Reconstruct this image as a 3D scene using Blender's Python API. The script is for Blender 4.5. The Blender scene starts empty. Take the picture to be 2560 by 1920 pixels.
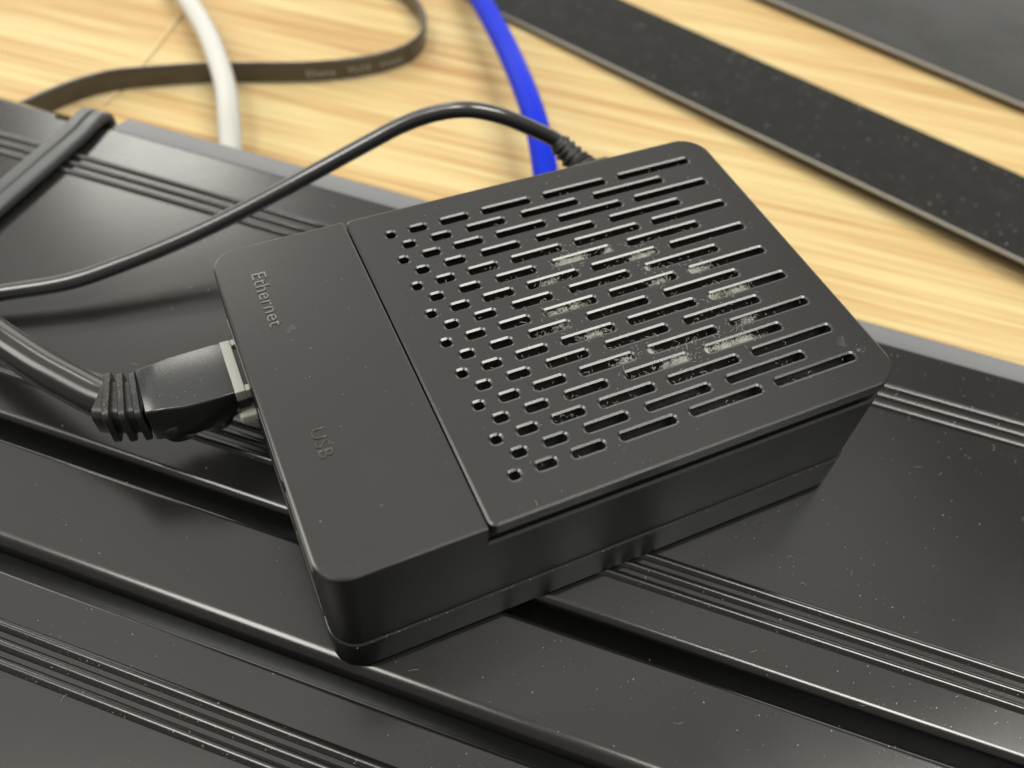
import bpy, bmesh, math, random
from mathutils import Vector, Matrix, noise as mnoise
R_ = math.radians
sc = bpy.context.scene
col = sc.collection
MM = 0.001
DZ = 50.0            # desk surface lies 50 mm under the case's lid: all heights below are mm above/below the lid

# ------------------------------------------------------------------ camera
cam = bpy.data.cameras.new('camera'); cam_o = bpy.data.objects.new('camera', cam); col.objects.link(cam_o)
rt = Vector((0.9108003464937882, -0.408165641371668, 0.06199627432717745))
up = Vector((0.29068132172866035, 0.7406488926343799, 0.6057586871333714))
bk = Vector((-0.2931673549781334, -0.5337040631690203, 0.7932293961597765))
M = Matrix((rt, up, bk)).transposed().to_4x4()
M.translation = Vector((-0.002943113, -0.050265055, 0.106506280 + DZ*MM))
cam_o.matrix_world = M
cam.sensor_fit = 'HORIZONTAL'; cam.sensor_width = 36.0; cam.lens = 36.0*2194.1/2560.0
cam.clip_start = 0.005; cam.clip_end = 50
cam.dof.use_dof = True; cam.dof.focus_distance = 0.141; cam.dof.aperture_fstop = 14
sc.camera = cam_o

# ------------------------------------------------------------------ light
w = bpy.data.worlds.new('World'); sc.world = w; w.use_nodes = True
w.node_tree.nodes['Background'].inputs[0].default_value = (1.0, 0.97, 0.92, 1)
w.node_tree.nodes['Background'].inputs[1].default_value = 0.25

def area(name, loc, target, sx, sy, radiance, color):
    l = bpy.data.lights.new(name, 'AREA'); l.shape = 'RECTANGLE'; l.size = sx; l.size_y = sy
    l.energy = radiance*math.pi*sx*sy; l.color = color
    o = bpy.data.objects.new(name, l); col.objects.link(o); o.location = loc
    o.rotation_euler = (Vector(target)-Vector(loc)).to_track_quat('-Z', 'Y').to_euler()
    return o
WARM = (1.0, 0.98, 0.895)
# lit ceiling panels of the office: a long one overhead, one to the left, one far ahead (mirrored in the tray's far left)
area('ceiling_panel', (0.84, -0.40, 1.9), (0.84, -0.40, 0.0), 1.3, 0.5, 19.0, WARM)
area('ceiling_panel', (-0.78, 0.10, 1.9), (-0.78, 0.10, 0.0), 0.7, 0.7, 13.0, WARM)
area('ceiling_panel', (-2.10, 1.25, 1.75), (-1.0, 0.6, 0.0), 0.9, 1.4, 8.0, WARM)
area('ceiling_panel', (0.02, 2.78, 1.88), (0.02, 1.80, 0.0), 0.6, 0.45, 11.5, WARM)
# light the white ceiling gives back
area('ceiling_bounce', (0.12, 1.5, 2.0), (0.1, 1.2, 0.0), 3.4, 2.2, 0.80, WARM)
# unseen pale fills ahead and right, added to brighten the tray's edge lip
area('far_fill', (0.0, 2.9, 0.55), (0.0, 0.0, 0.25), 4.0, 1.1, 2.15, (1.0, 0.995, 0.95))
area('far_fill', (3.0, 2.1, 0.60), (0.0, 0.0, 0.25), 2.4, 1.1, 2.1, (1.0, 0.995, 0.95))

sc.view_settings.view_transform = 'Standard'; sc.view_settings.look = 'None'
sc.view_settings.exposure = 0.0; sc.view_settings.gamma = 1.0
sc.cycles.use_denoising = True
sc.cycles.max_bounces = 8
sc.cycles.sample_clamp_indirect = 4.0

# ------------------------------------------------------------------ materials
def nt(name):
    m = bpy.data.materials.new(name); m.use_nodes = True
    t = m.node_tree; b = t.nodes['Principled BSDF']
    return m, t, b
def node(t, kind, **kw):
    n = t.nodes.new(kind)
    for k, v in kw.items(): setattr(n, k, v)
    return n
def noise(t, scale, detail=3, rough=0.55, vec=None, dist=0.0):
    n = node(t, 'ShaderNodeTexNoise'); n.inputs['Scale'].default_value = scale
    n.inputs['Detail'].default_value = detail; n.inputs['Roughness'].default_value = rough
    n.inputs['Distortion'].default_value = dist
    if vec is not None: t.links.new(vec, n.inputs['Vector'])
    return n
def ramp(t, fac, stops):
    r = node(t, 'ShaderNodeValToRGB'); el = r.color_ramp.elements
    while len(el) < len(stops): el.new(0.5)
    for e, (p, c) in zip(el, stops):
        e.position = p; e.color = (c[0], c[1], c[2], 1) if hasattr(c, '__len__') else (c, c, c, 1)
    t.links.new(fac, r.inputs[0]); return r
def coords(t):
    return node(t, 'ShaderNodeTexCoord').outputs['Object']

def plastic(name, base, rough, grain=9000, bump=0.12, smear=0.08, dust=0.0, spec=0.5, dscale=2200):
    m, t, b = nt(name); v = coords(t)
    n1 = noise(t, 45, 4, 0.6, v)
    mr = node(t, 'ShaderNodeMapRange'); mr.inputs[1].default_value = 0.3; mr.inputs[2].default_value = 0.7
    mr.inputs[3].default_value = rough-smear; mr.inputs[4].default_value = rough+smear
    t.links.new(n1.outputs['Fac'], mr.inputs[0]); t.links.new(mr.outputs[0], b.inputs['Roughness'])
    n2 = noise(t, grain, 2, 0.5, v)
    bp = node(t, 'ShaderNodeBump'); bp.inputs['Strength'].default_value = bump; bp.inputs['Distance'].default_value = 0.00006
    t.links.new(n2.outputs['Fac'], bp.inputs['Height']); t.links.new(bp.outputs[0], b.inputs['Normal'])
    b.inputs['Specular IOR Level'].default_value = spec
    if dust > 0:
        n3 = noise(t, dscale, 3, 0.7, v)
        n4 = noise(t, 60, 3, 0.6, v)
        mu = node(t, 'ShaderNodeMath', operation='MULTIPLY'); t.links.new(n3.outputs['Fac'], mu.inputs[0]); t.links.new(n4.outputs['Fac'], mu.inputs[1])
        r = ramp(t, mu.outputs[0], [(0.30, base), (0.50, [min(1, c+dust) for c in base])])
        t.links.new(r.outputs[0], b.inputs['Base Color'])
    else:
        b.inputs['Base Color'].default_value = (*base, 1)
    return m

M_case = plastic('case_plastic', (0.0085, 0.0083, 0.0078), 0.26, smear=0.02, dust=0.008, spec=0.75)
# pale scuffs: by the slot at the lid's right corner and beside the lettering
def scuffs(m, spots):
    t = m.node_tree; b = t.nodes['Principled BSDF']; v = coords(t)
    old = b.inputs['Base Color'].links[0].from_socket
    n1 = noise(t, 420, 5, 0.75, v, 1.2)
    for (x, y, r, amt) in spots:
        d = node(t, 'ShaderNodeVectorMath', operation='DISTANCE'); t.links.new(v, d.inputs[0]); d.inputs[1].default_value = (x*MM, y*MM, DZ*MM)
        f = node(t, 'ShaderNodeMapRange'); f.inputs[1].default_value = r*MM; f.inputs[2].default_value = r*MM*0.25; t.links.new(d.outputs['Value'], f.inputs[0])
        mu = node(t, 'ShaderNodeMath', operation='MULTIPLY'); t.links.new(f.outputs[0], mu.inputs[0]); t.links.new(n1.outputs['Fac'], mu.inputs[1])
        th = node(t, 'ShaderNodeMapRange'); th.inputs[1].default_value = 0.46; th.inputs[2].default_value = 0.62; th.inputs[4].default_value = amt; t.links.new(mu.outputs[0], th.inputs[0])
        mx = node(t, 'ShaderNodeMix', data_type='RGBA'); t.links.new(th.outputs[0], mx.inputs[0]); t.links.new(old, mx.inputs[6]); mx.inputs[7].default_value = (0.20, 0.205, 0.20, 1)
        old = mx.outputs[2]
    t.links.new(old, b.inputs['Base Color'])
scuffs(M_case, [(92.5, 7.2, 2.6, 0.6), (90.5, 9.5, 3.6, 0.18), (8.2, 44.4, 2.8, 0.14)])
M_side = plastic('case_plastic_shaded', (0.0065, 0.0065, 0.006), 0.46, smear=0.03, spec=0.38)  # darker, duller copy of the case plastic: shade painted on upright sides
M_tray = plastic('tray_plastic', (0.0095, 0.0092, 0.0085), 0.20, grain=7000, bump=0.12, smear=0.015, dust=0.008, spec=0.75)
M_rubber = plastic('black_rubber', (0.014, 0.014, 0.013), 0.42, grain=4000, bump=0.2, dust=0.05)
M_plug = plastic('plug_plastic', (0.012, 0.0125, 0.013), 0.24, grain=5000, bump=0.12, smear=0.03, dust=0.02, spec=0.8)
M_cable = plastic('cable_sheath', (0.018, 0.018, 0.018), 0.25, grain=3000, bump=0.08, smear=0.03, spec=1.0)
M_cord = plastic('cord_sheath', (0.050, 0.051, 0.053), 0.34, grain=3000, bump=0.15, dust=0.05, spec=0.75)
M_ribbon = plastic('ribbon_sheath', (0.026, 0.025, 0.0235), 0.24, grain=900, bump=0.3, smear=0.03, spec=0.85)
M_white = plastic('white_sheath', (0.50, 0.495, 0.465), 0.38, grain=2000, bump=0.05)
M_blue = plastic('blue_sheath', (0.002, 0.020, 0.50), 0.45, grain=2000, bump=0.05, spec=0.12)
M_dark = plastic('filter_mesh', (0.030, 0.029, 0.027), 0.6, grain=2500, bump=0.8, dust=0.22, dscale=1500)
M_board = plastic('board_black', (0.010, 0.011, 0.010), 0.6)
M_port = plastic('port_metal', (0.30, 0.295, 0.285), 0.3); M_port.node_tree.nodes['Principled BSDF'].inputs['Metallic'].default_value = 1.0
M_hole = plastic('port_inside', (0.008, 0.008, 0.008), 0.5)
M_print = plastic('white_print', (0.36, 0.355, 0.34), 0.5)
M_plate = plastic('plate_paint', (0.030, 0.030, 0.028), 0.28, grain=1500, bump=0.06, smear=0.04, dust=0.02, dscale=1500)
M_edge = plastic('worn_lit_edge', (0.34, 0.33, 0.31), 0.35)  # worn grey, painted paler to imitate light reflected by the edges
M_lint = plastic('lint_fibre', (0.66, 0.65, 0.59), 0.8)
M_letter = plastic('raised_lettering_lit', (0.12, 0.12, 0.11), 0.28, dust=0.45, dscale=1300, spec=0.75)  # pale, patchy base paints in the reflections along the letter edges
M_letter2 = plastic('raised_lettering_dark', (0.035, 0.035, 0.032), 0.24, spec=0.75)  # same lettering with fainter edge light painted in
M_nylon = plastic('latch_nylon_lit', (0.72, 0.71, 0.62), 0.25)  # brighter than the tip nylon: light on the latch put into its colour
M_jacket = plastic('thick_jacket', (0.011, 0.011, 0.0115), 0.24, grain=3000, bump=0.08, smear=0.03, spec=0.55)
M_speck = plastic('dust_speck', (0.50, 0.49, 0.46), 0.7)
M_thread = plastic('clear_line', (0.70, 0.56, 0.33), 0.35)

# translucent nylon of the network plug
M_clear, t, b = nt('clear_nylon')
b.inputs['Base Color'].default_value = (0.60, 0.60, 0.56, 1); b.inputs['Roughness'].default_value = 0.22
b.inputs['Subsurface Weight'].default_value = 0.3; b.inputs['Subsurface Radius'].default_value = (0.002, 0.002, 0.002); b.inputs['Subsurface Scale'].default_value = 0.5
b.inputs['Transmission Weight'].default_value = 0.25

M_led, t, b = nt('led_red')
b.inputs['Base Color'].default_value = (0.5, 0.02, 0.01, 1); b.inputs['Emission Color'].default_value = (1.0, 0.05, 0.02, 1); b.inputs['Emission Strength'].default_value = 0.5

# speckled paint of the metal bar
M_bar, t, b = nt('bar_paint'); v = coords(t)
n1 = noise(t, 1000, 4, 0.7, v, 0.2); n2 = noise(t, 190, 4, 0.65, v)
mx = node(t, 'ShaderNodeMath', operation='MULTIPLY'); t.links.new(n1.outputs['Fac'], mx.inputs[0]); t.links.new(n2.outputs['Fac'], mx.inputs[1])
r = ramp(t, mx.outputs[0], [(0.20, (0.008, 0.0078, 0.007)), (0.36, (0.013, 0.0125, 0.0115)), (0.48, (0.06, 0.058, 0.053))])
t.links.new(r.outputs[0], b.inputs['Base Color']); b.inputs['Roughness'].default_value = 0.6; b.inputs['Specular IOR Level'].default_value = 0.2
bp = node(t, 'ShaderNodeBump'); bp.inputs['Strength'].default_value = 0.25; bp.inputs['Distance'].default_value = 0.0003
t.links.new(n1.outputs['Fac'], bp.inputs['Height']); t.links.new(bp.outputs[0], b.inputs['Normal'])

# pale wood laminate
M_wood, t, b = nt('wood_laminate'); v = coords(t)
rot = node(t, 'ShaderNodeVectorRotate', rotation_type='Z_AXIS'); rot.inputs['Angle'].default_value = R_(40.5)
t.links.new(v, rot.inputs['Vector'])
def stretch(sx, sy):
    mp = node(t, 'ShaderNodeVectorMath', operation='MULTIPLY'); mp.inputs[1].default_value = (sx, sy, 1)
    t.links.new(rot.outputs[0], mp.inputs[0]); return mp.outputs[0]
a1 = noise(t, 1, 3, 0.55, stretch(8, 230), 0.12)
a2 = noise(t, 1, 3, 0.6, stretch(15, 760), 0.08)
a3 = noise(t, 1, 2, 0.5, stretch(4, 45), 0.2)
def mix(a, bb, f):
    m = node(t, 'ShaderNodeMix'); m.inputs[0].default_value = f
    t.links.new(a, m.inputs[2]); t.links.new(bb, m.inputs[3]); return m.outputs[0]
g = mix(mix(a1.outputs['Fac'], a2.outputs['Fac'], 0.55), a3.outputs['Fac'], 0.22)
r = ramp(t, g, [(0.385, (0.385, 0.228, 0.093)), (0.475, (0.50, 0.345, 0.157)), (0.56, (0.575, 0.46, 0.235))])
t.links.new(r.outputs[0], b.inputs['Base Color']); b.inputs['Roughness'].default_value = 0.5
b.inputs['Specular IOR Level'].default_value = 0.2

# ------------------------------------------------------------------ mesh helpers
def link(name, me, mat, parent=None):
    o = bpy.data.objects.new(name, me); col.objects.link(o)
    if mat is not None and len(me.materials) == 0: me.materials.append(mat)
    if parent is not None: o.parent = parent
    return o
def thing(name, label, cat, loc=(0, 0, -DZ)):
    o = bpy.data.objects.new(name, None); col.objects.link(o)
    o.empty_display_size = 0.01
    o['label'] = label; o['category'] = cat
    return o
def tag(o, label, cat):
    o['label'] = label; o['category'] = cat; return o
def mesh(name, verts, faces, smooth=False, angle=None):
    """verts in mm, z measured from the case's lid."""
    me = bpy.data.meshes.new(name)
    me.from_pydata([(x*MM, y*MM, (z+DZ)*MM) for x, y, z in verts], [], faces)
    bm = bmesh.new(); bm.from_mesh(me); bmesh.ops.recalc_face_normals(bm, faces=bm.faces); bm.to_mesh(me); bm.free()
    if smooth:
        me.shade_smooth()
        if angle: me.set_sharp_from_angle(angle=R_(angle))
    return me
def arc(cx, cy, r, a0, a1, n):
    return [(cx+r*math.cos(R_(a0+(a1-a0)*i/n)), cy+r*math.sin(R_(a0+(a1-a0)*i/n))) for i in range(n+1)]
def rrect(x0, y0, x1, y1, rs, n=10):
    """rounded rectangle, rs = radii at (x1,y0) (x1,y1) (x0,y1) (x0,y0)"""
    p = []
    for (cx, cy, a), r in zip(((x1, y0, -90), (x1, y1, 0), (x0, y1, 90), (x0, y0, 180)), rs):
        sx = -1 if cx == x1 else 1; sy = -1 if cy == y1 else 1
        p += arc(cx+sx*r, cy+sy*r, r, a, a+90, n) if r > 0 else [(cx, cy)]
    return p
def slab(name, outlines, z0, z1, bev, mat, parent=None, res=3, flat=None):
    """plate between z0 and z1 whose rims (outer and holes) are rounded by bev; outlines in mm"""
    cu = bpy.data.curves.new(name, 'CURVE'); cu.dimensions = '2D'; cu.fill_mode = 'BOTH'
    for pts in outlines:
        s = cu.splines.new('POLY'); s.points.add(len(pts)-1); s.use_cyclic_u = True
        for q, (x, y) in zip(s.points, pts): q.co = (x*MM, y*MM, 0, 1)
    cu.bevel_depth = bev*MM; cu.offset = -bev*MM; cu.bevel_resolution = res
    cu.extrude = max(0.0, ((z1-z0)/2-bev)*MM)
    tmp = bpy.data.objects.new('tmp', cu); col.objects.link(tmp)
    dg = bpy.context.evaluated_depsgraph_get()
    me = bpy.data.meshes.new_from_object(tmp.evaluated_get(dg))
    bpy.data.objects.remove(tmp); bpy.data.curves.remove(cu)
    hz = (z1-z0)/2*MM
    for vt in me.vertices:
        if flat:                                        # a shallow chamfer instead of a round rim
            d = hz-abs(vt.co.z); vt.co.z = math.copysign(hz-d*flat, vt.co.z)
        vt.co.z += ((z0+z1)/2+DZ)*MM
    me.shade_smooth(); me.set_sharp_from_angle(angle=R_(21 if flat else 50)); me.materials.clear()
    o = link(name, me, mat, parent)
    wn = o.modifiers.new('wn', 'WEIGHTED_NORMAL'); wn.keep_sharp = True; wn.weight = 100
    return o
def boxm(name, x0, x1, y0, y1, z0, z1, mat, parent, bev=0.0, seg=2):
    vs = [(x, y, z) for z in (z0, z1) for y in (y0, y1) for x in (x0, x1)]
    fs = [(0, 1, 3, 2), (4, 6, 7, 5), (0, 4, 5, 1), (2, 3, 7, 6), (0, 2, 6, 4), (1, 5, 7, 3)]
    me = mesh(name, vs, fs); o = link(name, me, mat, parent)
    if bev: bevel(o, bev, seg)
    return o
def bevel(o, wd, seg=2):
    bm = bmesh.new(); bm.from_mesh(o.data)
    bmesh.ops.bevel(bm, geom=[e for e in bm.edges if e.calc_face_angle(0) > 0.5], offset=wd*MM, segments=seg, affect='EDGES', profile=0.5)
    bm.to_mesh(o.data); bm.free(); o.data.shade_smooth(); o.data.set_sharp_from_angle(angle=R_(50))
    m = o.modifiers.new('wn', 'WEIGHTED_NORMAL'); m.keep_sharp = True
def smoothpath(pts, per=10):
    P = [Vector(p) for p in pts]; out = []
    P = [2*P[0]-P[1]]+P+[2*P[-1]-P[-2]]
    for i in range(1, len(P)-2):
        a, b, c, d = P[i-1:i+3]
        for k in range(per):
            s = k/per
            out.append(0.5*((2*b)+(c-a)*s+(2*a-5*b+4*c-d)*s*s+(3*b-a-3*c+d)*s**3))
    out.append(P[-2]); return out
def frames(path, upv=Vector((0, 0, 1))):
    fr = []
    for i, p in enumerate(path):
        tg = (path[min(i+1, len(path)-1)]-path[max(i-1, 0)]).normalized()
        sd = tg.cross(upv)
        if sd.length < 1e-4: sd = fr[-1][1] if fr else Vector((1, 0, 0))
        sd.normalize(); fr.append((p, sd, sd.cross(tg).normalized(), tg))
    return fr
def sweep(name, path, prof, mat, parent=None, scale=None, upv=Vector((0, 0, 1)), angle=60):
    """prof: (side, up) points in mm; scale: one factor per path point"""
    vs, fs, n = [], [], len(prof)
    for i, (p, sd, uu, tg) in enumerate(frames(path, upv)):
        k = scale[i] if scale else 1.0
        kk = k if hasattr(k, '__len__') else (k, k)
        for a, bb in prof: vs.append(tuple(p+sd*a*kk[0]+uu*bb*kk[1]))
    L = len(path)
    for i in range(L-1):
        for j in range(n):
            k = (j+1) % n
            fs.append((i*n+j, i*n+k, (i+1)*n+k, (i+1)*n+j))
    fs += [tuple(range(n))[::-1], tuple((L-1)*n+j for j in range(n))]
    return link(name, mesh(name, vs, fs, True, angle), mat, parent)
def circ(r, n=24): return [(r*math.cos(2*math.pi*i/n), r*math.sin(2*math.pi*i/n)) for i in range(n)]

# rail axes of the tray: u runs along its ribs, v across them away from the viewer
A_ = R_(-42.6)
U = Vector((math.cos(A_), math.sin(A_), 0)); V = Vector((-U.y, U.x, 0))
def uv(u, v, z): p = U*u+V*v; return (p.x, p.y, z)
def extrude_u(name, prof, u0, u1, mat, parent, angle=40):
    """closed profile of (v, z) pulled along the tray between u0 and u1"""
    n = len(prof)
    vs = [uv(u0, v, z) for v, z in prof]+[uv(u1, v, z) for v, z in prof]
    fs = [(i, (i+1) % n, n+(i+1) % n, n+i) for i in range(n)]+[tuple(range(n)), tuple(range(n, 2*n))[::-1]]
    o = link(name, mesh(name, vs, fs, True, angle), mat, parent)
    m = o.modifiers.new('wn', 'WEIGHTED_NORMAL'); m.keep_sharp = True
    return o

# ------------------------------------------------------------------ the desk (setting)
desk = boxm('desk_top', -520, 720, -420, 820, -70, -50, M_wood, None)
desk['kind'] = 'structure'

# ------------------------------------------------------------------ tray
ZT = -32.0
tray = thing('cable_tray', 'wide black plastic tray with fine ribs and two grooves, lying under the slotted case', 'tray')
U0, U1 = -230, 260
NA, NB = -125.0, -111.5         # the notch the flat twin cord leaves through
# far panel, cut back behind the notch
def q(cx, cz, r, a0, a1, n=6): return [(cx+r*math.cos(R_(a0+(a1-a0)*i/n)), cz+r*math.sin(R_(a0+(a1-a0)*i/n))) for i in range(n+1)]
near = q(24.3, ZT-1.6, 1.6, 180, 90, 8)                     # rounded lip of the first groove
far_panel = near+[(102.6, ZT), (102.6, -44), (22.7, -44)]
cut_panel = near+[(101.6, ZT), (102.0, ZT-0.4), (102.0, -44), (22.7, -44)]
extrude_u('far_panel', far_panel, U0, NA, M_tray, tray)
extrude_u('far_panel', far_panel, NB, U1, M_tray, tray)
extrude_u('far_panel', cut_panel, NA, NB, M_tray, tray)
mid = q(3.6, ZT-3.0, 3.0, 180, 90, 10)+q(17.9, ZT-1.2, 1.2, 90, 0)+[(19.1, -44), (0.6, -44)]
extrude_u('middle_strip', mid, U0, U1, M_tray, tray)
nearp = [(-95, ZT)]+q(-3.4, ZT-0.7, 0.7, 90, 0)+[(-2.7, -44), (-95, -44)]
extrude_u('near_panel', nearp, U0, U1, M_tray, tray)
extrude_u('tray_floor', [(-95, -44.2), (102.5, -44.2), (102.5, -46), (-95, -46)], U0, U1, M_tray, tray)
lip = [(102.75, -32.15), (103.4, -32.1), (110.8, -34.4), (111.5, -35.0), (111.5, -46), (102.75, -46)]
steep = [(102.75, -32.15), (103.2, -32.25), (107.0, -35.4), (107.5, -36.2), (107.5, -46), (102.75, -46)]
extrude_u('edge_lip', steep, U0, NA-0.4, M_tray, tray, 30)
extrude_u('edge_lip', lip, NB+0.8, U1, M_tray, tray, 30)
ribp = [(-1.0, -0.1), (-0.92, 0.08), (-0.7, 0.34), (-0.4, 0.58), (-0.12, 0.68), (0.12, 0.68), (0.4, 0.58), (0.7, 0.34), (0.92, 0.08), (1.0, -0.1)]
for vc in (91.4, 88.7, 86.0, 36.9, 34.25, 31.6, -10.6, -13.2, -15.8):
    extrude_u('rib', [(vc+a, ZT+z) for a, z in ribp], U0, U1, M_tray, tray, 70)

# ------------------------------------------------------------------ the case
L, W, SEAM = 96.0, 64.86, 23.4
case = thing('computer_case', 'small matt black computer case with a slotted lid, lying askew on the black tray', 'computer case')
sw = 0.72                                                # half width of a slot
rowA = [(.3025, .3255), (.347, .3855), (.407, .468), (.490, .595), (.617, .757), (.780, .947)]
rowB = [(.3225, .3515), (.3765, .420), (.446, .527), (.5555, .680), (.708, .867)]
holes, slots = [], []
for i in range(17):
    y = W*(0.099+0.05055*i)
    for a, c in (rowA if i % 2 == 0 else rowB):
        x0, x1 = a*L+0.26, c*L-0.26
        r = min(0.60, (x1-x0)/2-0.02)
        holes.append(rrect(x0, y-sw, x1, y+sw, (r,)*4, 5)); slots.append((x0, x1, y))
lid_out = rrect(SEAM+0.3, 0.0, L, W, (5.2, 5.2, 1.2, 1.2), 10)
slab('lid', [lid_out]+holes, -2.5, 0.0, 0.37, M_case, case, 0, 0.49)
cap_out = rrect(0.0, 0.0, SEAM, W, (0.0, 0.0, 4.6, 4.6), 10)
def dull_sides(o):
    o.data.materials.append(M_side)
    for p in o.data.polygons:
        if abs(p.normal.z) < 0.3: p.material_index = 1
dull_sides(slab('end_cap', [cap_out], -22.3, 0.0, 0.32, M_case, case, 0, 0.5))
body_out = rrect(SEAM, 0.02, L-0.5, W-0.02, (4.8, 4.8, 0, 0), 10)
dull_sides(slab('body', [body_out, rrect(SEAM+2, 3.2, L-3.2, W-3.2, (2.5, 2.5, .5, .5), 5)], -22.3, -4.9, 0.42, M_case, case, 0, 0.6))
neck_out = rrect(SEAM+0.1, 0.9, L-1.3, W-0.9, (4.2, 4.2, 0, 0), 10)
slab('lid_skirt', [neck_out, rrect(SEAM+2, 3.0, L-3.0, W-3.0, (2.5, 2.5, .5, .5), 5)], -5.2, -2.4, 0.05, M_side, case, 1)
base_out = rrect(-0.1, -0.25, L-0.3, W+0.25, (4.8, 4.8, 4.7, 4.7), 10)
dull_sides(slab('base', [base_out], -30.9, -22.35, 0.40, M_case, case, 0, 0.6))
for fx, fy in ((88.0, 4.5), (88.0, W-6), (8.0, 6.0), (8.0, W-6)):
    vs = [(fx+3*c, fy+3*s, z) for z in (-31.95, -30.85) for c, s in circ(1, 20)]
    fs = [(i, (i+1) % 20, 20+(i+1) % 20, 20+i) for i in range(20)]+[tuple(range(20)), tuple(range(20, 40))]
    link('rubber_foot', mesh('rubber_foot', vs, fs, True, 40), M_rubber, case)
boxm('filter_mesh', SEAM+2.6, L-3.6, 3.8, W-3.8, -3.1, -2.75, M_dark, case)
boxm('circuit_board', SEAM+2.2, L-4, 4, W-4, -20, -18.5, M_board, case)
ring = [(71.9+0.5*c, 8.4+0.5*s) for c, s in circ(1, 10)]
link('power_light', mesh('power_light', [(x, y, -2.8) for x, y in ring]+[(x, y, -2.3) for x, y in ring],
     [(i, (i+1) % 10, 10+(i+1) % 10, 10+i) for i in range(10)]+[tuple(range(10)), tuple(range(10, 20))]), M_led, case)
# ports in the left end
def port(name, y0, y1, z0, z1):
    fr = [(y0, z0), (y1, z0), (y1, z1), (y0, z1)]; inn = [(y0+.5, z0+.5), (y1-.5, z0+.5), (y1-.5, z1-.5), (y0+.5, z1-.5)]
    vs = [(x, y, z) for x in (0.02, -0.12) for y, z in fr]+[(x, y, z) for x in (-0.12, 0.02) for y, z in inn]
    fs = []
    for i in range(4):
        k = (i+1) % 4
        fs += [(i, k, 4+k, 4+i), (4+i, 4+k, 8+k, 8+i), (8+i, 8+k, 12+k, 12+i)]
    o = link(name, mesh(name, vs, fs), M_port, case)
    i = link('port_hole', mesh('port_hole', [(-0.08, y, z) for y, z in inn], [(0, 1, 2, 3)]), M_hole, o)
    return o
port('usb_port', 6.0, 19.5, -21.5, -6.0); port('usb_port', 21.5, 35.5, -21.5, -6.0); port('network_port', 43.2, 59.2, -22.0, -10.2)

def lettering(name, text, x, y, h, length, parent, mat):
    cu = bpy.data.curves.new(name, 'FONT'); cu.body = text; cu.size = 1.0; cu.resolution_u = 3
    tmp = bpy.data.objects.new('tmp', cu); col.objects.link(tmp)
    bpy.context.view_layer.update()
    cu.offset = -0.022
    cu.extrude = 0.012; cu.bevel_depth = 0.02; cu.bevel_resolution = 1
    dg = bpy.context.evaluated_depsgraph_get(); me = bpy.data.meshes.new_from_object(tmp.evaluated_get(dg))
    bpy.data.objects.remove(tmp); bpy.data.curves.remove(cu)
    xs = [v.co.x for v in me.vertices]; ys = [v.co.y for v in me.vertices]
    cap = max(v.co.y for v in me.vertices)
    for v in me.vertices:
        lx = (v.co.x-min(xs))/(max(xs)-min(xs))*length; ly = v.co.y/cap*h; lz = v.co.z*h*2.2
        v.co = ((x+ly)*MM, (y-lx)*MM, (0.02+lz+DZ)*MM)
    me.materials.clear()
    return link(name, me, mat, parent)
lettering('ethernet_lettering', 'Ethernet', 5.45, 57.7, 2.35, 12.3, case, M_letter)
lettering('usb_lettering', 'USB', 5.6, 24.3, 2.2, 5.3, case, M_letter2)

# ------------------------------------------------------------------ network cable with moulded plug
net = thing('network_cable', 'black network cable with clear tipped moulded plug in the left end of the case', 'cable')
def loft(name, stations, mat, parent, r=0.9, n=5, angle=50):
    vs, fs = [], []
    for x, y0, y1, z0, z1 in stations:
        for a, c in rrect(y0, z0, y1, z1, (r,)*4, n): vs.append((x, a, c))
    k = len(vs)//len(stations)
    for i in range(len(stations)-1):
        for j in range(k): fs.append((i*k+j, i*k+(j+1) % k, (i+1)*k+(j+1) % k, (i+1)*k+j))
    fs += [tuple(range(k)), tuple((len(stations)-1)*k+j for j in range(k))]
    return link(name, mesh(name, vs, fs, True, angle), mat, parent)
loft('plug_body', [(-2.5, 45.3, 56.9, -18.8, -13.0), (-4.0, 45.2, 57.0, -19.3, -12.9), (-8, 45.2, 56.9, -20.6, -12.9), (-11, 45.4, 56.8, -20.9, -12.9),
                   (-13.6, 46.0, 56.4, -21, -12.9), (-16.6, 46.5, 56.2, -21, -12.95), (-16.9, 46.7, 56.0, -20.8, -13.2)], M_plug, net, 0.34, 3)
def bump(cx, cz, rx, rz, y0, y1):
    vs, fs, n = [], [], 20
    for y, k in ((y0, .8), (y0+.7, .97), (y0+1.4, 1), (y1-1.4, 1), (y1-.7, .97), (y1, .8)):
        for c, s in circ(1, n): vs.append((cx+rx*k*c, y, cz+rz*k*s))
    for i in range(5):
        for j in range(n): fs.append((i*n+j, i*n+(j+1) % n, (i+1)*n+(j+1) % n, (i+1)*n+j))
    fs += [tuple(range(n)), tuple(5*n+j for j in range(n))]
    return link('latch_guard', mesh('latch_guard', vs, fs, True, 60), M_plug, net)
bump(-12.6, -20.2, 3.3, 2.9, 45.9, 55.8); bump(-6.6, -20.0, 2.9, 2.8, 45.7, 55.8)
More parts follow.
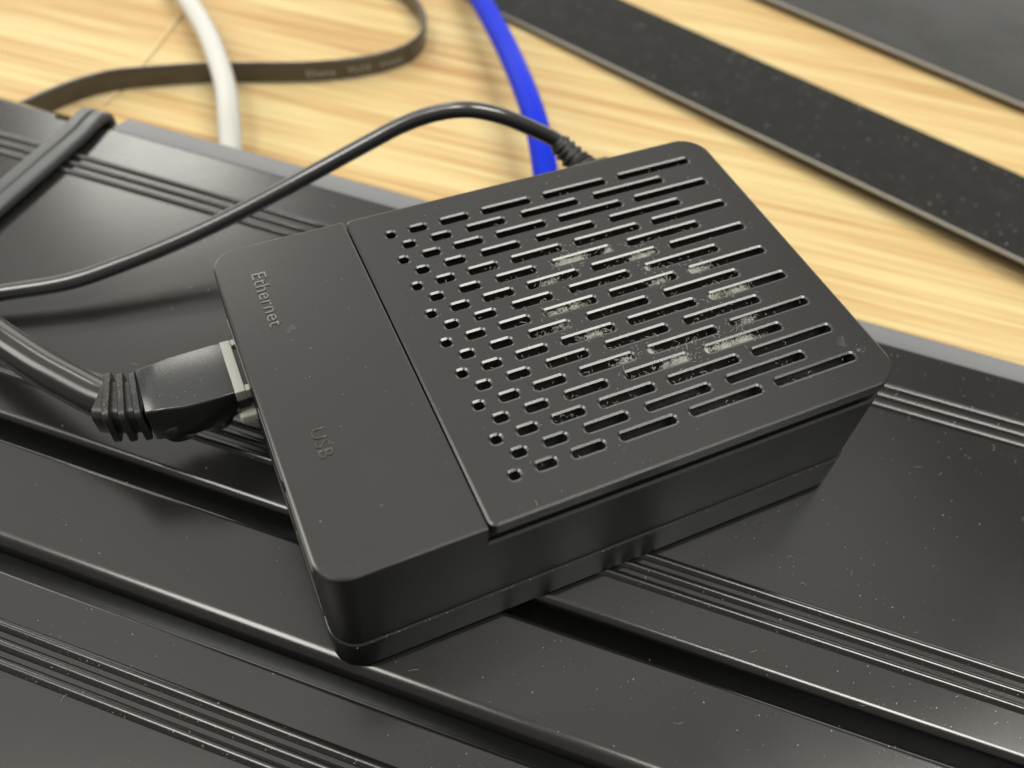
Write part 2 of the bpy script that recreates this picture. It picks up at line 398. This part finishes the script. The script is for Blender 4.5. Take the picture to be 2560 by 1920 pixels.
# relief rings follow the bend of the cable
bend = smoothpath([(-16.5, 51.2, -17.0), (-19.0, 51.8, -17.0), (-21.5, 52.8, -17.1), (-23.2, 53.7, -17.2)], 8)
rr = rrect(-4.9, -4.1, 4.9, 4.1, (1.3,)*4, 4)
rings = []
for (cx, cy), an in (((-17.7, 51.5), 3), ((-19.8, 52.1), 7), ((-21.9, 52.9), 11)):
    tg = Vector((-math.cos(R_(an)), math.sin(R_(an)), 0)); ce = Vector((cx, cy, -17.05)); rings.append((ce, tg))
    sweep('relief_ring', [ce-tg*0.58, ce-tg*0.44, ce+tg*0.44, ce+tg*0.58], rr, M_rubber, net, [0.96, 1, 1, 0.96], angle=40)
sweep('relief_core', bend, rrect(-3.9, -3.2, 3.9, 3.2, (1.6,)*4, 4), M_rubber, net)
ec = smoothpath([(-21.5, 53.6, -17.2), (-24.2, 56.6, -17.6), (-27.6, 61.0, -17.8), (-32.0, 67.0, -18.0), (-38.2, 77.0, -18.6), (-46, 91, -20), (-56, 110, -22.5), (-70, 136, -27.0), (-84, 160, -28)], 10)
sweep('sheath', ec, circ(3.3, 32), M_jacket, net)
boxm('clear_tip', -2.6, -0.75, 45.2, 57.0, -15.4, -12.95, M_clear, net, 0.2)
boxm('clear_tip', -0.75, 3.5, 45.2, 46.5, -15.2, -13.05, M_clear, net, 0.15)
boxm('clear_tip', -0.75, 3.5, 55.7, 57.0, -15.2, -13.05, M_clear, net, 0.15)
boxm('tip_core', -0.75, 3.5, 46.6, 55.6, -18.5, -13.7, M_plug, net, 0.1)
boxm('tip_core', -2.6, -0.6, 46.0, 56.2, -18.5, -15.5, M_hole, net, 0.1)
boxm('latch', -3.0, 1.2, 44.3, 48.0, -20.8, -18.7, M_nylon, net, 0.5, 3)

# ------------------------------------------------------------------ power cable
pwr = thing('power_cable', 'thin black power cable arching from the far side of the case over the tray', 'cable')
sweep('sheath', smoothpath([(79.2, 85.6, -14.4), (77.2, 87.9, -12.6), (70.2, 89.9, -8.4), (64.4, 91.4, -5.6), (58.6, 93.4, -4.4), (52.7, 96.4, -6.0), (46.2, 98.6, -8.8), (38.8, 99.4, -12.0), (25.3, 99.5, -17.0), (10.4, 98.1, -21.0),
      (-3.8, 96.9, -24.0), (-17.5, 96.1, -26.0), (-27.2, 96.1, -27.0), (-39.3, 98.1, -27.5), (-52, 101.0, -28.4), (-75, 108, -30.2), (-110, 122, -30.2)], 9), circ(1.72, 26), M_cable, pwr)
bp_ = smoothpath([(81.6, 80.0, -16.4), (80.9, 82.6, -16.0), (79.3, 85.4, -14.6), (77.6, 87.5, -12.9)], 12)
nb = len(bp_)
sweep('strain_relief', bp_, circ(1, 26), M_rubber, pwr, [(3.05-0.85*i/(nb-1))*(1.0+0.085*(1 if (i % 6) < 3 else -1)) if i < nb-3 else (2.15, 1.95, 1.75)[i-(nb-3)] for i in range(nb)])
boxm('plug_body', 76.4, 87.0, W-3.0, 80.2, -20.0, -13.0, M_rubber, pwr, 1.6, 4)

# ------------------------------------------------------------------ flat twin cord
cord = thing('twin_cord', 'flat two core black cord crossing the far left corner of the tray', 'cord')
cp = smoothpath([(-150, 27, -30.4), (-95, 76, -30.4), (-60, 109, -30.4), (-37.5, 130.8, -30.4), (-26.1, 142.1, -30.4), (-19.5, 148.8, -30.5), (-16.3, 152.8, -30.5), (-14.3, 155.2, -30.7), (-13.2, 156.5, -31.7), (-12.8, 157.0, -34.0), (-12.7, 157.1, -40), (-12.7, 157.1, -48.4)], 8)
lob = []
for a in arc(-1.72, 0, 1.8, 16, 344, 20): lob.append((a[0], max(-1.3, min(1.22, a[1]))))
for a in arc(1.72, 0, 1.8, -164, 164, 20): lob.append((a[0], max(-1.3, min(1.22, a[1]))))
sweep('sheath', cp, lob, M_cord, cord, angle=50)

# ------------------------------------------------------------------ printed flat cable standing on edge
flat = thing('flat_cable', 'grey black flat ribbon cable standing on edge in a loop on the wooden desk', 'cable')
rp = smoothpath([(-66, 206, -46.0), (-52, 193.5, -46.0), (-44, 187.8, -46.0), (-37.5, 185.2, -46.0), (-32.0, 185.8, -46.0), (-25.7, 188.6, -46.0), (-17.0, 191.7, -46.0), (-8.0, 192.9, -46.0), (1.6, 191.6, -46.0), (16.9, 188.3, -46.0), (30, 184.2, -46.0), (43.1, 179.9, -46.0), (54.7, 177.6, -46.0), (65.8, 177.2, -46.0),
      (75.4, 179.3, -46.0), (81.9, 184.2, -46.0), (86, 192.3, -46.0), (87.0, 203.0, -46.0), (85.2, 215, -46.0), (80, 232, -46.0), (70, 252, -46.0), (52, 275, -46.0)], 10)
hh = [3.4]*len(rp)
sweep('sheath', rp, rrect(-0.55, -3.3, 0.55, 3.3, (0.5,)*4, 4), M_ribbon, flat, angle=60)
# white print that follows the bend
acc = [0.0]
for i in range(1, len(rp)): acc.append(acc[-1]+(rp[i]-rp[i-1]).length)
frr = frames(rp)
def on_ribbon(s, h, out):
    i = 0
    while i < len(acc)-2 and acc[i+1] < s: i += 1
    k = (s-acc[i])/(acc[i+1]-acc[i]); p = rp[i].lerp(rp[i+1], k); sd = frr[i][1].lerp(frr[i+1][1], k)
    return p+sd*out+Vector((0, 0, h))
def s_at(x):
    return min((abs(p.x-x), a) for p, a in zip(rp, acc) if p.y < 200)[1]
def printed(text, x0, x1, h0, h):
    cu = bpy.data.curves.new('print', 'FONT'); cu.body = text; cu.resolution_u = 2
    tmp = bpy.data.objects.new('tmp', cu); col.objects.link(tmp)
    dg = bpy.context.evaluated_depsgraph_get(); me = bpy.data.meshes.new_from_object(tmp.evaluated_get(dg))
    bpy.data.objects.remove(tmp); bpy.data.curves.remove(cu)
    xs = [v.co.x for v in me.vertices]; ys = [v.co.y for v in me.vertices]
    s0, s1 = s_at(x0), s_at(x1)
    for v in me.vertices:
        p = on_ribbon(s0+(v.co.x-min(xs))/(max(xs)-min(xs))*(s1-s0), h0+(v.co.y)/max(ys)*h, 0.585)
        v.co = (p.x*MM, p.y*MM, (p.z+DZ)*MM)
    me.materials.clear(); return link('printed_text', me, M_print, flat)
printed('Data', 44.4, 52.0, -1.2, 1.9); printed('YLOI', 55.6, 62.3, -1.2, 1.9); printed('Vmmm', 66.2, 73.0, -1.2, 1.7)

# ------------------------------------------------------------------ round cables on the desk
wh = sweep('white_cable', smoothpath([(-4, 300, -46.6), (10, 262, -45.5), (17.1, 241.3, -44.6), (19.8, 225.0, -44.0), (21.3, 204.1, -43.0), (20.9, 185.1, -42.0), (19.6, 169.9, -41.2), (17.6, 159, -41.6), (15.6, 150.5, -44.2), (13, 142, -46.9)], 10), circ(3.05, 32), M_white)
bl = sweep('blue_cable', smoothpath([(118, 262, -46.4), (112, 232, -44), (107.4, 209.0, -42.3), (105.0, 192.3, -41), (100.7, 164.2, -39), (95.6, 139.6, -37.0), (90.9, 120.8, -36.4), (86.6, 106.5, -38.8), (83.5, 97, -44), (82.8, 94, -46.6)], 10), circ(3.3, 32), M_blue)
tag(wh, 'thick white cable crossing over the flat ribbon cable behind the tray', 'cable')
tag(bl, 'thick bright blue cable running down behind the case', 'cable')
th = sweep('clear_thread', smoothpath([(34, 262, -49.6), (22, 236, -49.55), (9, 215.5, -49.6), (-5, 196.0, -49.6), (-12, 188, -49.6)], 8), circ(0.28, 8), M_thread)
tag(th, 'thin translucent thread lying on the desk under the white cable', 'thread')

# ------------------------------------------------------------------ metal pieces behind
def strip(name, label, cat, n0, n1, f0, f1, e0, e1, thick, mat, feet):
    """slab from its near edge (n0-n1) to its far edge (f0-f1), lengthened by e0 / e1"""
    t_ = thing(name, label, cat)
    n0, n1, f0, f1 = map(Vector, (n0, n1, f0, f1))
    d, df = (n1-n0).normalized(), (f1-f0).normalized()
    q4 = [n0-d*e0, n1+d*e1, f1+df*e1, f0-df*e0]
    vs = [tuple(p) for p in q4]+[(p.x, p.y, p.z-thick) for p in q4]
    fs = [(0, 1, 2, 3), (7, 6, 5, 4), (0, 4, 5, 1), (1, 5, 6, 2), (2, 6, 7, 3), (3, 7, 4, 0)]
    o = link('plate', mesh('plate', vs, fs), mat, t_); bevel(o, 0.42, 3)
    o.data.materials.append(M_edge)
    for p in o.data.polygons:
        if abs(p.normal.z) < 0.92: p.material_index = 1
    return t_
bar = strip('metal_bar', 'flat dusty black metal bar with a worn edge painted pale as if lit lying across the desk', 'metal bar',
      (114.4, 191.3, -47.5), (190.6, 39.2, -43.7), (155.5, 187.4, -47.0), (215.9, 65.2, -43.7), 70, 150, 1.3, M_bar, 0)
plate = strip('metal_plate', 'smooth dark grey metal plate at the back right corner, beyond the dusty bar', 'metal plate',
      (205.2, 170.6, -46.6), (246.0, 94.1, -46.6), (345.2, 245.6, -46.6), (386.0, 169.1, -46.6), 130, 130, 1.4, M_plate, 0)
def pad(x, y, z1, par):
    vs = [(x+5*c, y+5*s, z) for z in (-49.98, z1) for c, s in circ(1, 16)]
    fs = [(i, (i+1) % 16, 16+(i+1) % 16, 16+i) for i in range(16)]+[tuple(range(16)), tuple(range(16, 32))]
    link('foot', mesh('foot', vs, fs, True, 40), M_rubber, par)
pad(238.5, -14, -42.9, bar); pad(232, 2, -43.3, bar); pad(270, 70, -48.0, plate); pad(190, 225, -48.0, plate); pad(330, 110, -48.0, plate); pad(250, 255, -48.0, plate)

# ------------------------------------------------------------------ dust and lint (nobody could count them)
rnd = random.Random(7)
def stuff(name, verts, faces, mat):
    o = link(name, mesh(name, verts, faces), mat); o['kind'] = 'stuff'; return o
dv, df_ = [], []
def speck(x, y, z, r):
    k = len(dv); a = rnd.uniform(0, 3.14); s = rnd.uniform(0.5, 1.0)
    ca, sa = math.cos(a), math.sin(a)
    for px, py, pz in ((r, 0, 0), (0, r*s, 0), (-r, 0, 0), (0, -r*s, 0), (0, 0, r*0.9), (0, 0, -r*0.3)):
        dv.append((x+px*ca-py*sa, y+px*sa+py*ca, z+pz))
    for a_, b_ in ((0, 1), (1, 2), (2, 3), (3, 0)): df_.extend([(k+a_, k+b_, k+4), (k+b_, k+a_, k+5)])
def fibre(x, y, z, ln, wd, vs, fs, lift=0.25):
    a = rnd.uniform(0, 6.28); c = rnd.uniform(-1.4, 1.4); n = 5; p = Vector((x, y, z)); k = len(vs)
    for i in range(n+1):
        d = Vector((math.cos(a), math.sin(a), 0)); nn = Vector((-d.y, d.x, 0))*wd*0.5
        h = Vector((0, 0, lift*math.sin(math.pi*i/n)))
        vs.append(tuple(p+nn+h)); vs.append(tuple(p-nn+h)); vs.append(tuple(p+h+Vector((0, 0, wd*0.7))))
        p = p+d*ln/n; a += c/n*1.6+rnd.uniform(-.3, .3)
    for i in range(n):
        b0 = k+3*i
        for j in range(3): fs.append((b0+j, b0+(j+1) % 3, b0+3+(j+1) % 3, b0+3+j))
def tray_z(v):
    if 19.0 < v < 23.0 or -2.8 < v < 2.8: return None
    return ZT
inside = lambda x, y: -1 < x < L+1 and -1 < y < W+1
n = 0
while n < 2600:
    u, v = rnd.uniform(-70, 125), rnd.uniform(-45, 102)
    if u < 25 and rnd.random() < 0.55: continue
    z = tray_z(v); x, y, _ = uv(u, v, 0)
    if mnoise.noise(Vector((x*0.045, y*0.045, 3.1)))+0.5*mnoise.noise(Vector((x*0.2, y*0.2, 8))) < rnd.uniform(-0.55, 0.5): continue
    if z is None or inside(x, y): continue
    n += 1
    if rnd.random() < 0.025: fibre(x, y, z+0.03, rnd.uniform(0.6, 1.8), 0.035, dv, df_)
    else: speck(x, y, z+0.02, 0.024+0.12*rnd.random()**4)
for i in range(420):                                           # lid and cap
    x, y = rnd.uniform(1, L-1), rnd.uniform(1, W-1)
    if any(x0-.3 < x < x1+.3 and abs(y-yy) < sw+.2 for x0, x1, yy in slots): continue
    if rnd.random() < 0.02: fibre(x, y, 0.03, rnd.uniform(0.4, 1.0), 0.03, dv, df_)
    else: speck(x, y, 0.02, 0.018+0.08*rnd.random()**4)
for vc, m in ((91.4, 60), (88.7, 60), (86.0, 60), (36.9, 130), (34.25, 130), (31.6, 130), (-10.6, 260), (-13.2, 260), (-15.8, 260)):   # caught on the ribs
    for i in range(m):
        x, y, _ = uv(rnd.uniform(-70, 120), vc+rnd.uniform(-1.0, 0.5), 0)
        if not inside(x, y): speck(x, y, ZT+0.6+rnd.uniform(-.2, .1), 0.03+0.08*rnd.random()**3)
BN = [Vector(p) for p in ((114.4, 191.3, -47.5), (190.6, 39.2, -43.7), (155.5, 187.4, -47.0), (215.9, 65.2, -43.7))]
for i in range(1000):                                          # on the metal bar
    a_, b_ = rnd.uniform(-0.25, 1.3), rnd.uniform(0.03, 0.97)
    p = BN[0].lerp(BN[1], a_).lerp(BN[2].lerp(BN[3], a_), b_)
    speck(p.x, p.y, p.z+0.03, 0.05+0.28*rnd.random()**4)
for i in range(70):                                            # seam of the base, near side
    speck(rnd.uniform(2, 92), -0.3, -22.2+rnd.uniform(-0.1, 0.2), 0.04+0.05*rnd.random())
for i in range(60): speck(rnd.uniform(-16, -4), rnd.uniform(46.5, 56), -12.85, 0.03+0.07*rnd.random()**2)
for i in range(90):                                           # crumbs on the cable relief rings
    ce, tg = rnd.choice(rings); qd = ce+Vector((tg.y, -tg.x, 0))*rnd.uniform(-4, 4)+Vector((0, 0, 4.1))+tg*rnd.uniform(-.55, .55)
    speck(qd.x, qd.y, qd.z, 0.03+0.06*rnd.random()**2)
stuff('dust', dv, df_, M_speck)
lv, lf = [], []
heavy = [(55.9, 43.4, 5), (58.5, 43.1, 4), (51.7, 40.3, 2), (65.5, 41.4, 2), (70.2, 38.0, 3), (68.6, 39.0, 2), (75.6, 33.4, 4), (77.8, 33.6, 2), (81.1, 25.2, 4), (77.4, 27.1, 2),
         (75.0, 24.6, 3), (71.9, 17.1, 5), (75.8, 17.1, 5), (78.7, 17.9, 2), (67.1, 16.9, 6), (64.2, 17.1, 5), (61.4, 17.3, 2), (55.3, 19.7, 2), (58.2, 20.8, 4), (67.8, 35.3, 2), (52.7, 33.1, 3), (49.6, 32.8, 2), (53.4, 27.2, 3), (49.4, 27.8, 1), (69.3, 33.7, 2)]
for hx, hy, amt in heavy:
    x0, x1, yy = min(slots, key=lambda s: abs(s[2]-hy)*3+max(0, s[0]-hx, hx-s[1]))
    for k in range(amt*52):
        x = min(max(rnd.gauss(hx, 1.1), x0+.25), x1-.25); y = yy+rnd.uniform(-.9, .95)*sw*0.92
        fibre(x, y, rnd.uniform(-1.5, -0.3), rnd.uniform(0.3, 0.9), 0.036, lv, lf, 0.2)
for hx, hy, amt in heavy:                                      # stray threads lying across the bars
    for k in range(amt*3): fibre(rnd.gauss(hx, 2.2), rnd.gauss(hy, 1.9), 0.03, rnd.uniform(0.25, 0.9), 0.026, lv, lf, 0.12)
for x0, x1, yy in slots:                                       # thin fluff everywhere behind the grille
    for k in range(int((x1-x0)*1.6*(1.6 if 40 < (x0+x1)/2 < 82 and 10 < yy < 48 else 0.25))):
        fibre(rnd.uniform(x0+.2, x1-.2), yy+rnd.uniform(-.9, .9)*sw, rnd.uniform(-2.6, -0.8), rnd.uniform(0.3, 0.9), 0.04, lv, lf, 0.25)
for k in range(7):
    x, y = rnd.uniform(50, 82), rnd.uniform(15, 42); fibre(x, y, 0.05, rnd.uniform(0.8, 2.6), 0.028, lv, lf, 0.2)
stuff('lint', lv, lf, M_lint)
